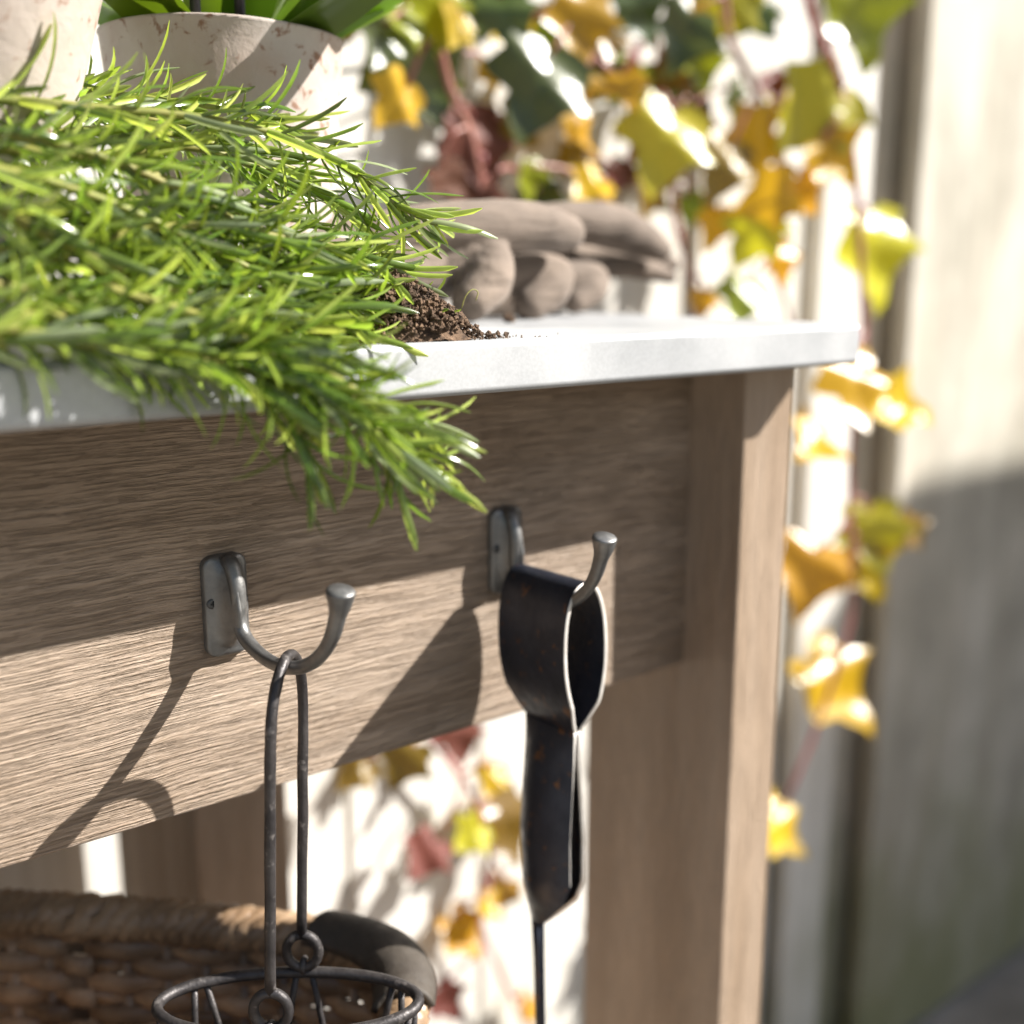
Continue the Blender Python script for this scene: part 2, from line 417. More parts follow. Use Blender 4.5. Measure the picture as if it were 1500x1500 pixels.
# ------------------------------------------------------------------ wire basket on the first hook
def px_of(p):
    q = p - EYE; return 750 + FPX * q.dot(RT) / q.dot(FW), 750 - FPX * q.dot(UP) / q.dot(FW)
low = min(arm1[15:50], key=lambda p: abs(px_of(p)[0] - 424))
bf = atz(397, 1480, 1 - .2465); br = atz(443, 1393, 1 - .2465)
cen = (bf + br) / 2; dv = (br - bf); span = dv.length; dv.normalize()
cen = Vector((cen.x, cen.y, 0))
ZR = 1 - .2465; hs_ = span / 2
basket = empty('wire_basket', (low.x, low.y, ZR - .10), 'small dark iron wire basket hanging by its tall handle', 'wire basket')
RW = .0019
ztop = low.z + .0024 + RW - .0003
bp = []
zr0 = ZR + .0062                            # where the rods flatten into eyes
top_c = Vector((low.x, low.y, 0))
def lean(z): return cen.lerp(top_c, (z - zr0) / (ztop - zr0))
legs_z = [zr0 + k / 11 * (ztop - .030 - zr0) for k in range(12)]
for z in legs_z: bp.append(lean(z) - dv * hs_ + Vector((0, 0, z)))
for k in range(1, 22):
    a = math.pi * k / 22; z = ztop - .030 + .030 * math.sin(a) ** .85
    bp.append(lean(z) - dv * (hs_ * math.cos(a)) + Vector((0, 0, z)))
for z in legs_z[::-1]: bp.append(lean(z) + dv * hs_ + Vector((0, 0, z)))
bp = [p + Vector((noise.noise(p * 60) * .0002, noise.noise(p * 60 + Vector((9, 0, 0))) * .0002, 0)) for p in bp]
t = MB(); t.tube(bp, [RW * (1 + .10 * noise.noise(p * 300)) for p in bp], 12); handle = t.build('handle', M['iron'], basket)
for sg in (-1, 1):
    c0 = cen + dv * (hs_ * sg) + Vector((0, 0, ZR))
    t = MB(); t.tube([c0 + RT * (math.cos(a) * .0060) + Vector((0, 0, math.sin(a) * .0068)) for a in [2 * math.pi * k / 28 for k in range(28)]], .00185, 10, True)
    t.build('eye', M['iron'], handle)
ZRIM = ZR - .0095; SA, SB = .0465, hs_ + .001
def rim_pt(a, k=1.0, z=ZRIM): return cen + RT * (math.cos(a) * SA * k) + dv * (math.sin(a) * SB * k) + Vector((0, 0, z))
t = MB(); t.tube([rim_pt(2 * math.pi * k / 64) for k in range(64)], .0021, 12, True); t.build('rim', M['iron'], basket)
for sg in (-1, 1):                          # little curl that catches each eye
    c0 = rim_pt(sg * math.pi / 2)
    t = MB(); t.tube(spline([c0, c0 + Vector((0, 0, .0022)) - dv * (.002 * sg), c0 + Vector((0, 0, .0048)) - dv * (.0008 * sg), c0 + Vector((0, 0, .0050)) + dv * (.0015 * sg)], 10), .0013, 8); t.build('catch', M['iron'], basket)
nz = 7; ZF = ZRIM - .085
for k in range(nz * 2):
    a0 = math.pi / 2 + 2 * math.pi * (k // 2) / nz; a1 = a0 + (math.pi / nz) * (1 if k % 2 else -1)
    p0 = rim_pt(a0 + (.06 if k % 2 else -.06)); p1 = rim_pt(a1, .86, ZF)
    t = MB(); t.tube([p0.lerp(p1, q / 5) for q in range(6)], .0013, 8); t.build('wire', M['iron'], basket)
t = MB(); t.tube([rim_pt(2 * math.pi * k / 48, .86, ZF) for k in range(48)], .0018, 10, True); t.build('base_ring', M['iron'], basket)
for k in range(5):
    u = -.6 + .3 * k; hw = math.sqrt(1 - u * u)
    p0 = cen + RT * (u * SA * .86) - dv * (hw * SB * .86) + Vector((0, 0, ZF)); p1 = cen + RT * (u * SA * .86) + dv * (hw * SB * .86) + Vector((0, 0, ZF))
    t = MB(); t.tube([p0, p1], .0012, 8); t.build('base_wire', M['iron'], basket)

# ------------------------------------------------------------------ shears on the second hook
XS, YS, ZS = .2785, .3310, .8815            # middle of the bow's width, top of the bow
shears = empty('hand_shears', (XS, YS, ZS - .36), 'dark blued steel sprung hand shears hanging by their bow', 'shears')
TILT = math.radians(1.5)
def sh(x, y, z):                            # tilt the whole tool a little about the hook
    return Vector((XS + x, YS + y * math.cos(TILT) - z * -math.sin(TILT) * -1 * -1, ZS + z * math.cos(TILT) - y * math.sin(TILT)))
HW = .0208
half = [(.0010, -.0620), (.0040, -.056), (.0080, -.0460), (.0104, -.033), (.0102, -.018), (.0080, -.0075), (.0045, -.0015), (0, 0)]
pr = spline([Vector((x, 0, z)) for x, z in half] + [Vector((-x, 0, z)) for x, z in half[-2::-1]], 60)
def sheet(rows, name, parent, th=.0017, mi=('steel', 'bare')):
    nu = len(rows[0]); vs = [p for r in rows for p in r]
    fs = [(i * nu + j, i * nu + j + 1, (i + 1) * nu + j + 1, (i + 1) * nu + j) for i in range(len(rows) - 1) for j in range(nu - 1)]
    t = MB(); t.add(vs, fs); o = t.build(name, [M[mi[0]], M[mi[1]]], parent)
    s = o.modifiers.new('thickness', 'SOLIDIFY'); s.thickness = th; s.offset = 0; s.material_offset_rim = 1; s.use_even_offset = False
    return o
rows = [[sh(p.x, HW * tq * (1 - .26 * max(0, (-.049 - p.z) / .013)), p.z) for tq in (-1, -.98, -.5, 0, .5, .98, 1)] for p in pr]
sheet(rows, 'spring_bow', shears)
for sg in (-1, 1):
    rows = []
    for k in range(31):
        s = k / 30; z = -.0615 - .096 * s
        x0 = interp(s, [0, .15, .5, .8, 1], [.0010, .0014, .0036, .0034, .0012]); bl = interp(s, [0, .12, .3, .75, .95, 1], [0, .0050, .0075, .0070, .0015, 0])
        near = interp(s, [0, .1, .70, .80, .90, 1], [-.74, -.72, -.70, -.50, -.05, .42]); far = interp(s, [0, .08, .55, .8, 1], [.74, .72, .80, .74, .60])
        rows.append([sh(sg * (x0 + bl * (1 - tq * tq)), HW * lerp(near, far, (tq + 1) / 2), z) for tq in [-1, -.97, -.8, -.5, -.2, .1, .4, .7, .9, 1]])
    h = sheet(rows, 'handle', shears)
    t = MB(); t.tube([sh(sg * .0014, HW * .54, -.154), sh(sg * .0012, HW * .52, -.175), sh(sg * .0010, HW * .50, -.215)], [.0026, .0021, .0022], 8, squash=.5, sqdir=(0, 1, 0)); t.build('tang', M['steel'], shears)
    t = MB(); a = [sh(sg * .0006, HW * .75, -.212), sh(sg * .0006, -HW * .7, -.225), sh(sg * .0006, HW * .45, -.36)]
    vs = [p + Vector((d * .0005, 0, 0)) for d in (-1, 1) for p in a]
    t.add(vs, [(0, 1, 2), (5, 4, 3), (0, 3, 4, 1), (1, 4, 5, 2), (2, 5, 3, 0)]); t.build('blade', M['bare'], shears, smooth=False)

# ------------------------------------------------------------------ wicker basket on the lower shelf
wc = atz(12, 1515, 1 - .287); ZW = 1 - .287
FH = Vector((FW.x, FW.y, 0)).normalized()
rot = math.radians(-4); BX = (RT * math.cos(rot) + FH * math.sin(rot)); BY = Vector((-BX.y, BX.x, 0))
wick = empty('wicker_basket', (wc.x, wc.y, SHELF), 'brown woven willow basket standing on the lower shelf', 'basket')
WA, WB = .151, .072
def per(a, z, off=0):                       # rounded-oblong outline, tapering to the foot
    k = 1 - .16 * (ZW - z) / (ZW - SHELF)
    ca, sa = math.cos(a), math.sin(a); e = .55
    px_ = (WA * k + off) * math.copysign(abs(ca) ** e, ca); py_ = (WB * k + off) * math.copysign(abs(sa) ** e, sa)
    return Vector((wc.x, wc.y, 0)) + BX * px_ + BY * py_ + Vector((0, 0, z))
NS = 44
# arc-length table so that the stakes are evenly spaced
tab = []; L = 0; prev = per(0, ZW)
for k in range(1, 721):
    p = per(2 * math.pi * k / 720, ZW); L += (p - prev).length; prev = p; tab.append(L)
def ang(fr):
    fr = (fr % 1.0) * L
    lo_, hi_ = 0, 719
    while lo_ < hi_:
        md = (lo_ + hi_) // 2
        if tab[md] < fr: lo_ = md + 1
        else: hi_ = md
    return 2 * math.pi * (lo_ + 1) / 720
AN = [ang(k / (NS * 4)) for k in range(NS * 4)]
rh = .0082; nrow = int((ZW + .002 - SHELF) / rh)
for r in range(nrow):
    z = SHELF + .006 + r * rh; pts = []
    for k in range(NS * 4):
        wv_ = math.cos(math.pi * k / 4 + math.pi * (r % 2)) * .0022
        pts.append(per(AN[k], z + R_.uniform(-.0004, .0004), wv_))
    t = MB(); t.tube(pts, [.0054 * R_.uniform(.92, 1.06) for _ in pts], 8, True, .55, (0, 0, 1)); t.build('woven_strand', M['wicker'], wick)
for k in range(NS):
    a = AN[k * 4]; t = MB(); t.tube([per(a, SHELF + .002), per(a, (SHELF + ZW) / 2), per(a, ZW - .004)], .0026, 6); t.build('stake', M['wicker'], wick)
for q in range(3):                          # plaited border
    pts = []; n = 260
    for k in range(n):
        fr = k / n; ph = 2 * math.pi * (fr * 46 + q / 3)
        hump = .004 * max(0, math.cos(2 * math.pi * (fr - .30))) ** 3
        pts.append(per(ang(fr), ZW + .002 + hump + .0052 * math.sin(ph), .0058 * math.cos(ph)))
    t = MB(); t.tube(pts, .0054, 7, True); t.build('border_strand', M['wicker'], wick)
t = MB(); t.add([per(AN[k], SHELF + .004, -.003) for k in range(NS * 4)], [tuple(range(NS * 4))]); t.build('basket_floor', M['wicker'], wick)
# leather grip wrapped over the border at the far corner
best = [fr / 400 for fr in range(400) if 470 < px_of(per(ang(fr / 400), ZW))[0] < 615 and (per(ang(fr / 400), ZW) - Vector((wc.x, wc.y, ZW))).dot(BY) > .015]
best.sort(key=lambda fr: (fr + .5) % 1.0)
rows = []
for k, fr in enumerate(best):
    s = k / (len(best) - 1); c0 = per(ang(fr), ZW + .003); c1 = per(ang(fr), ZW + .004, .02); outv = (c1 - per(ang(fr), ZW + .004)).normalized()
    rr = .0118 + .001 * math.sin(math.pi * s)
    rows.append([c0 + outv * (rr * math.cos(a)) + Vector((0, 0, rr * math.sin(a))) for a in [math.radians(15 + 150 * q / 10) for q in range(11)]])
sheet(rows, 'handle', wick, .0025, ('leather', 'leather'))

# ------------------------------------------------------------------ pots and what grows in them
def pot(name, c, r, h, slope, label, lip=.010):
    rb = r - slope * h
    prof_ = [(.001, .004), (rb - .006, .002), (rb - .001, .0), (rb, .003)]
    for k in range(1, 13): prof_.append((lerp(rb, r, k / 12), h * k / 12 * .985))
    prof_ += [(r + .0006, h * .993), (r - .0015, h), (r - lip * .5, h + .0006), (r - lip + .001, h - .0008), (r - lip, h - .004), (r - lip - slope * h * .5, h * .55)]
    t = MB(); t.lathe(prof_, 64, c)
    t.v = [(p[0] + noise.noise(Vector(p) * 18) * .0012, p[1] + noise.noise(Vector(p) * 18 + Vector((5, 0, 0))) * .0012, p[2] + noise.noise(Vector(p) * 25 + Vector((0, 7, 0))) * .0007) for p in t.v]
    e = empty(name, c, label, 'pot', 'limewashed pots on the zinc top')
    o = t.build('pot_wall', M['pot'], e, origin=c)
    s = MB(); n = 28; vs = []; fs = []
    rs = r - lip - .002 - slope * h * .14
    for i in range(7):
        for j in range(n):
            rr = rs * max(i, .02) / 6; a = 2 * math.pi * j / n; p = Vector((c[0] + rr * math.cos(a), c[1] + rr * math.sin(a), c[2] + h - .014))
            p.z += noise.noise(p * 90) * .003; vs.append(p)
    for i in range(6):
        for j in range(n): fs.append((i * n + j, i * n + (j + 1) % n, (i + 1) * n + (j + 1) % n, (i + 1) * n + j))
    s.add(vs, fs); s.build('potting_mix', M['soil'], e)
    return e
def pot_at(xl, xr, ytop, d):
    a, b_ = at(xl, ytop, d), at(xr, ytop, d)
    cx = (xl + xr) / 2; c = at(cx, ytop, d); r = pxm(c, (xr - xl) / 2) * .985
    return Vector((c.x, c.y, ZT)), r, c.z - ZT
cA, rA, hA = pot_at(150, 503, 58, .455)
pot('plant_pot', cA, rA, hA, .10, 'shorter limewashed pot with strap leaves and two black canes')
dB = .400
cB = at(-62, 60, dB); rB = pxm(cB, 268); cB = Vector((cB.x, cB.y, ZT))
pot('plant_pot', cB, rB, .155, .30, 'taller flared limewashed pot partly behind the rosemary')

def strap_leaf(base, azim, lean, length, width, curl, seg=14):
    t = MB(); vs = []; fs = []
    d = Vector((math.cos(azim), math.sin(azim), 0)); sd_ = Vector((-d.y, d.x, 0)); p = Vector(base); th = lean
    for k in range(seg + 1):
        s = k / seg; w = width * (math.sin(math.pi * min(1, .12 + s * .88)) ** .6) * (1 if s < .98 else .2)
        th2 = th + curl * s; tv = d * math.sin(th2) + Vector((0, 0, math.cos(th2))); nv_ = d * math.cos(th2) - Vector((0, 0, math.sin(th2)))
        for j in range(5):
            u = (j - 2) / 2; vs.append(p + sd_ * (w * u) - nv_ * (w * .28 * (1 - u * u)))
        p = p + tv * (length / seg)
    for k in range(seg):
        for j in range(4): a = k * 5 + j; fs.append((a, a + 1, a + 6, a + 5))
    t.add(vs, fs); return t
plant = empty('strap_leaf_plant', (cA.x, cA.y, ZT + hA - .014), 'green strap-leaved plant growing in the shorter pot', 'plant')
zb = ZT + hA - .016
for k, (azim, lean, ln, wd, cl) in enumerate([(-.75, 1.0, .075, .016, .25), (-.5, 1.0, .068, .015, .2), (-.9, .8, .15, .016, .5), (-2.6, 1.0, .11, .016, .4), (3.0, 1.0, .12, .016, .3), (-1.2, 1.15, .10, .014, .1), (-.65, .45, .13, .014, .8), (-.45, .6, .11, .013, .7), (2.6, .45, .17, .015, 1.2), (2.2, .8, .14, .014, .9), (3.4, .6, .16, .014, 1.2), (1.2, .5, .16, .013, 1.0), (-1.6, .5, .17, .013, .9), (4.1, .35, .19, .013, .8), (.4, .4, .18, .013, 1.1), (2.9, .2, .2, .012, .7), (-1.0, .9, .12, .012, .7)]):
    q = Vector((cA.x + .012 * math.cos(azim), cA.y + .012 * math.sin(azim), zb)); strap_leaf(q, azim, lean, ln, wd, cl).build('leaf', M['strap'], plant)
for (x, lab) in ((287, 'black plant cane in the pot, standing nearer the taller pot'), (352, 'black plant cane in the pot, standing nearer the ivy')):
    p = at(x, 30, .424); t = MB(); t.tube([(p.x, p.y, zb - .004), (p.x, p.y, zb + .12), (p.x + .001, p.y, zb + .26)], [.0021, .0020, .0018], 10)
    o = t.build('plant_cane', M['screw'], origin=(p.x, p.y, zb)); tag(o, lab, 'cane', 'canes in the pot')

# ------------------------------------------------------------------ rosemary: sprigs of separate needles
def needle_mesh(name, ln, wd, curve, mm):
    t = MB(); vs = []; fs = []; seg = 7
    for k in range(seg + 1):
        s = k / seg; w = wd * .5 * min(1, .55 + s * 2.2) * (1 if s < .80 else math.sqrt(max(.0, 1 - ((s - .80) / .205) ** 2)))
        a = curve * s; y = ln * (math.sin(a) / curve if abs(curve) > 1e-4 else s); z = ln * ((1 - math.cos(a)) / curve if abs(curve) > 1e-4 else 0)
        for u, dz in ((-1, -.62), (-.6, -.12), (0, .06), (.6, -.12), (1, -.62)):
            vs.append((u * w, y, z + dz * w))
    for k in range(seg):
        for j in range(4): b0 = k * 5 + j; fs.append((b0, b0 + 1, b0 + 6, b0 + 5))
    t.add(vs, fs); return t.mesh(name, mm)
NM = [needle_mesh('needle', ln, wd, cv, M[mm]) for ln, wd, cv, mm in (
    (.0250, .0021, -.4, 'needle'), (.0280, .0022, -.8, 'needle'), (.0235, .0022, .3, 'needle'), (.0270, .0024, .6, 'needle'), (.0250, .0024, -.2, 'needle_pale'), (.0260, .0024, .4, 'needle_pale'), (.0290, .0024, -1.1, 'needle'), (.0245, .0022, .9, 'needle'), (.0255, .0023, -.6, 'needle_grey'))]
NSM = [needle_mesh('needle', ln, wd, cv, M['needle_pale']) for ln, wd, cv in ((.016, .0019, .5), (.012, .0017, .3))]
def sprig(pts, label, group, step=.0036, size=1.0, dens=1.0):
    P = spline(pts, 60); ln = sum((P[i + 1] - P[i]).length for i in range(59))
    e = empty('rosemary_sprig', P[0], label, 'rosemary', group)
    t = MB(); t.tube(P, [lerp(.0017, .0007, i / 59) for i in range(60)], 7); t.build('stem', M['rstem'], e)
    n = int(ln / step); phi = R_.uniform(0, 6.28)
    for k in range(n + 1):
        f = k / n * 58.9; i = int(f); p = P[i].lerp(P[min(i + 1, 59)], f - i); T = (P[min(i + 1, 59)] - P[max(i - 1, 0)]).normalized()
        u = T.orthogonal().normalized(); w = T.cross(u); phi += math.pi / 2 + R_.uniform(-.25, .25)
        endf = k / n
        for sgn in (0, 1):
            if R_.random() > dens: continue
            ph = phi + math.pi * sgn + R_.uniform(-.3, .3)
            out = u * math.cos(ph) + w * math.sin(ph)
            op = lerp(R_.uniform(.5, 1.12), .30, max(0, (endf - .86) / .14))      # opening angle, closing to a brush at the tip
            y = (T * math.cos(op) + out * math.sin(op)).normalized()
            zn = (out - y * out.dot(y)); zn = -zn.normalized() if R_.random() < .0 else zn.normalized()
            xn = y.cross(zn)
            me = R_.choice(NSM) if endf > .97 else R_.choice(NM)
            o = bpy.data.objects.new('needle', me); col.objects.link(o); o.parent = e
            sc = R_.uniform(.78, 1.15) * size
            o.matrix_local = Matrix.Translation(p - P[0]) @ Matrix((xn, y, zn)).transposed().to_4x4() @ Matrix.Scale(sc, 4)
    return e
GRP = 'rosemary sprigs in the cut bunch'
LT = 'rosemary sprig lying in the green bunch on the zinc top'
LH = 'rosemary sprig drooping over the tabletop edge in front of the wooden apron'
SP = [
 # the long top ones that reach past the pot
 ([(-60, 140, .365), (130, 158, .36), (290, 172, .355), (430, 205, .35), (520, 255, .345), (580, 300, .34), (640, 330, .338)], 'topmost rosemary sprig arching out past the pot towards the gloves'),
 ([(-60, 215, .35), (110, 228, .345), (240, 262, .342), (350, 310, .338), (450, 350, .335), (530, 372, .332), (595, 398, .33)], LT),
 ([(120, 240, .37), (270, 215, .368), (400, 255, .365), (490, 300, .36), (545, 350, .355)], LT),
 ([(-60, 300, .335), (100, 315, .332), (230, 345, .33), (340, 380, .328), (430, 405, .325), (500, 440, .322)], LT),
 ([(-60, 250, .38), (60, 200, .378), (200, 190, .375), (330, 215, .372), (440, 250, .37)], LT),
 ([(-60, 360, .325), (90, 385, .323), (210, 420, .321), (320, 430, .32), (430, 425, .318), (520, 440, .316)], LT),
 ([(-60, 410, .318), (80, 430, .317), (200, 455, .316), (330, 462, .315), (450, 465, .313), (530, 488, .312)], LT),
 ([(-60, 170, .40), (60, 150, .398), (180, 165, .396), (300, 200, .39), (390, 240, .385)], LT),
 ([(-60, 330, .36), (100, 300, .358), (250, 300, .355), (380, 335, .352), (470, 375, .35), (540, 395, .348)], LT),
 ([(0, 460, .33), (140, 440, .327), (270, 410, .325), (400, 400, .322), (500, 395, .32)], LT),
 ([(-60, 280, .32), (60, 340, .318), (170, 390, .317), (290, 440, .316), (390, 470, .314), (470, 492, .312)], LT),
 ([(-80, 450, .33), (40, 400, .327), (160, 350, .325), (280, 330, .323), (400, 345, .321), (480, 365, .319)], LT),
 ([(-60, 240, .33), (50, 260, .327), (170, 300, .325), (280, 350, .323), (380, 400, .32), (450, 440, .317)], LT),
 ([(-60, 100, .42), (40, 120, .415), (150, 135, .41), (260, 150, .40), (360, 165, .39), (430, 190, .385)], LT),
 ([(100, 370, .335), (220, 385, .332), (340, 420, .33), (440, 450, .328), (540, 455, .326), (600, 468, .325)], LT),
 ([(-60, 190, .34), (80, 210, .338), (200, 250, .336), (300, 300, .333), (390, 350, .33), (470, 410, .327), (520, 450, .325)], LT),
 ([(-60, 480, .33), (60, 470, .328), (170, 470, .325), (280, 480, .32), (380, 480, .316), (460, 478, .313)], LT),
 ([(-60, 380, .35), (80, 350, .348), (200, 370, .345), (310, 400, .342), (420, 420, .338), (520, 425, .335)], LT),
 # the ones that jut out over the edge, well clear of the apron
 ([(-40, 490, .308), (150, 508, .304), (300, 515, .296), (410, 545, .284), (475, 588, .276), (540, 628, .270), (585, 655, .268), (615, 672, .267)], 'long rosemary sprig drooping lowest over the apron, its tip pointing at the shears'),
 ([(200, 480, .306), (300, 502, .298), (370, 540, .290), (415, 590, .284), (440, 635, .281), (455, 675, .280)], LH),
 ([(150, 420, .310), (280, 460, .302), (380, 495, .290), (450, 540, .282), (505, 578, .276), (560, 608, .272)], LH),
 ([(-60, 500, .306), (60, 492, .303), (180, 502, .299), (280, 522, .293), (350, 552, .288), (405, 595, .285)], LH),
 ([(300, 480, .300), (400, 515, .286), (470, 562, .279), (515, 605, .275), (556, 650, .273), (580, 690, .272)], LH),
 ([(330, 470, .298), (420, 510, .285), (500, 560, .275), (550, 592, .270), (590, 616, .268), (622, 634, .267)], LH),
 ([(-60, 505, .302), (60, 500, .300), (160, 505, .298), (250, 512, .296), (330, 530, .291), (390, 558, .287)], LH),
 ([(-60, 475, .304), (50, 488, .301), (150, 508, .298), (230, 516, .296), (310, 518, .293), (400, 528, .286)], LH),
 ([(-60, 460, .312), (100, 465, .309), (220, 485, .304), (340, 490, .297), (430, 502, .287), (510, 528, .279)], LH),
]
for pts, lab in SP: sprig([at(*p) for p in pts], lab, GRP, size=.96 if min(p[2] for p in pts) < .29 else 1.0)

# ------------------------------------------------------------------ spilled soil
def on_top(x, y): return atz(x, y, ZT)
sc_ = at(580, 500, .326); sc_.z = ZT
t = MB(); n = 100; vs = []; fs = []; NR = 36
for i in range(NR + 1):
    for j in range(n):
        rr = i / NR; a = 2 * math.pi * j / n; edge = 1 + .22 * noise.noise(Vector((math.cos(a), math.sin(a), 3)) * 1.7)
        p = sc_ + RT * (rr * .0255 * edge * math.cos(a)) + FH * (rr * .014 * edge * math.sin(a) + .002)
        nn = noise.noise(p * 170) * .5 + noise.noise(p * 420) * .45 + abs(noise.noise(p * 900)) * .45
        h = (1 - rr ** 1.3) * .0175 * (1 + .45 * noise.noise(p * 75)) + nn * .0055 * (1 - rr * .75)
        vs.append(Vector((p.x, p.y, ZT + max(h, -.0005))))
for i in range(NR):
    for j in range(n): fs.append((i * n + j, i * n + (j + 1) % n, (i + 1) * n + (j + 1) % n, (i + 1) * n + j))
t.add(vs, fs)
def crumb(t, p, r):
    bm_v = [(1, 0, 0), (-1, 0, 0), (0, 1, 0), (0, -1, 0), (0, 0, 1), (0, 0, -1), (.6, .6, .6), (-.6, .6, .6), (.6, -.6, .6), (-.6, -.6, .6)]
    q = [Vector(v_) * r * R_.uniform(.7, 1.25) for v_ in bm_v[:6]]
    mx = Matrix.Rotation(R_.uniform(0, 6.28), 3, 'Z') @ Matrix.Rotation(R_.uniform(0, 6.28), 3, 'X')
    t.add([p + mx @ v_ for v_ in q], [(0, 2, 4), (2, 1, 4), (1, 3, 4), (3, 0, 4), (2, 0, 5), (1, 2, 5), (3, 1, 5), (0, 3, 5)])
for k in range(4200):
    rr = abs(R_.gauss(0, .55)); a = R_.uniform(0, 6.28)
    if rr > 1.5: continue
    p = sc_ + RT * (rr * .031 * math.cos(a)) + FH * (rr * .017 * math.sin(a) + .002)
    if p.y < D0 + .003: continue
    h = max(0, 1 - min(1, rr) ** 1.3) * .0175; p.z = ZT + h * R_.uniform(.85, 1.2) + R_.uniform(0, .0018); crumb(t, p, R_.uniform(.0004, .0013) * (1.5 if R_.random() < .12 else 1))
for k in range(1600):                                      # dust and specks round the heap
    rr = abs(R_.gauss(.9, .45)); a = R_.uniform(0, 6.28); p = sc_ + RT * (rr * .034 * math.cos(a)) + FH * (rr * .024 * math.sin(a) + .004)
    if p.y < D0 + .003: continue
    p.z = ZT + .0002; crumb(t, p, R_.uniform(.00015, .0005))
for k in range(260):                                       # trail of crumbs towards the pots
    p = on_top(R_.uniform(430, 560), R_.uniform(462, 500)); 
    if p.y < D0 + .004 or p.y > .42: continue
    p.z = ZT + R_.uniform(0, .003); crumb(t, p, R_.uniform(.0006, .002))
soil = t.build('soil_heap', M['soil'], smooth=False); tag(soil, 'small heap of spilled brown potting soil at the tabletop edge', 'soil', kind='stuff')
p = on_top(745, 473); t = MB()
for k in range(14): crumb(t, p + Vector((R_.uniform(-.003, .003), R_.uniform(-.002, .002), R_.uniform(.0008, .0028))), R_.uniform(.0012, .0024))
tag(t.build('soil_clod', M['soil'], smooth=False, origin=p), 'single crumb of brown soil lying beside the gloves', 'soil clod')
t = MB(); t.tube(spline([at(676, 452, .334), at(682, 434, .334), at(692, 424, .334), at(700, 428, .334), at(697, 440, .334)], 16), .00022, 5)
tag(t.build('root_fibre', M['rstem']), 'fine curled root fibre sticking up from the soil heap', 'root')

# ------------------------------------------------------------------ gloves
def glove(name, capsules, label, voxel=.0013):
    t = MB()
    for pts in capsules:
        P = [at(x_, y_, d_) for x_, y_, d_, r_ in pts]; r = [pxm(p, q[3]) for p, q in zip(P, pts)]
        k = len(P); Q = []; Rr = []
        a = (P[0] - P[1]).normalized()
        for s in (1, .92, .7, .38): Q.append(P[0] + a * r[0] * s); Rr.append(max(r[0] * math.sqrt(max(0, 1 - s * s)), .0004))
        S = spline(P, 6 * k); 
        for i, p in enumerate(S): Q.append(p); Rr.append(interp(i / (6 * k - 1) * (k - 1), list(range(k)), r))
        b_ = (P[-1] - P[-2]).normalized()
        for s in (.38, .7, .92, 1): Q.append(P[-1] + b_ * r[-1] * s); Rr.append(max(r[-1] * math.sqrt(max(0, 1 - s * s)), .0004))
        t.tube(Q, Rr, 18)
    c = at(capsules[0][0][0], capsules[0][0][1], capsules[0][0][2]); c.z = ZT
    o = t.build(name, M['glove'], origin=c)
    rm = o.modifiers.new('remesh', 'REMESH'); rm.mode = 'VOXEL'; rm.voxel_size = voxel; rm.use_smooth_shade = True
    sm = o.modifiers.new('smooth', 'SMOOTH'); sm.factor = .5; sm.iterations = 3
    tex = bpy.data.textures.new('glove_folds', 'CLOUDS'); tex.noise_scale = .022; tex.noise_depth = 3
    dm = o.modifiers.new('folds', 'DISPLACE'); dm.texture = tex; dm.strength = .0014; dm.mid_level = .5
    tag(o, label, 'glove', 'pair of gardening gloves'); return o
glove('gardening_glove', [
    [(430, 385, .43, 58), (540, 378, .43, 62), (610, 388, .432, 56), (660, 395, .437, 44)],      # hand
    [(545, 345, .422, 34), (640, 331, .420, 34), (730, 329, .421, 37), (790, 333, .423, 36), (830, 341, .425, 27)],   # straight finger on top
    [(640, 392, .425, 30), (690, 372, .421, 33), (716, 380, .417, 34), (712, 412, .412, 40), (690, 440, .409, 31)],     # knuckled fingers
    [(700, 405, .447, 28), (780, 398, .444, 28), (812, 404, .442, 29), (800, 426, .439, 33), (776, 446, .436, 25)],
    [(780, 405, .466, 24), (856, 405, .463, 23), (872, 412, .461, 22), (862, 428, .459, 24), (842, 442, .457, 18)],
], 'grey-brown suede gardening glove with fingers curled under, lying behind the soil')
glove('gardening_glove', [
    [(620, 355, .49, 46), (720, 352, .49, 42), (800, 356, .49, 38)],
    [(770, 335, .478, 28), (840, 325, .476, 31), (905, 335, .475, 34), (950, 357, .474, 24), (968, 366, .474, 17)],
    [(800, 375, .505, 20), (900, 372, .505, 20), (965, 380, .505, 16), (985, 388, .505, 11)],
    [(820, 400, .488, 20), (900, 391, .488, 17), (955, 397, .488, 15), (982, 406, .488, 10)],
    [(700, 432, .478, 34), (810, 428, .480, 32)],
], 'grey-brown suede gardening glove with straight fingers pointing at the ivy')

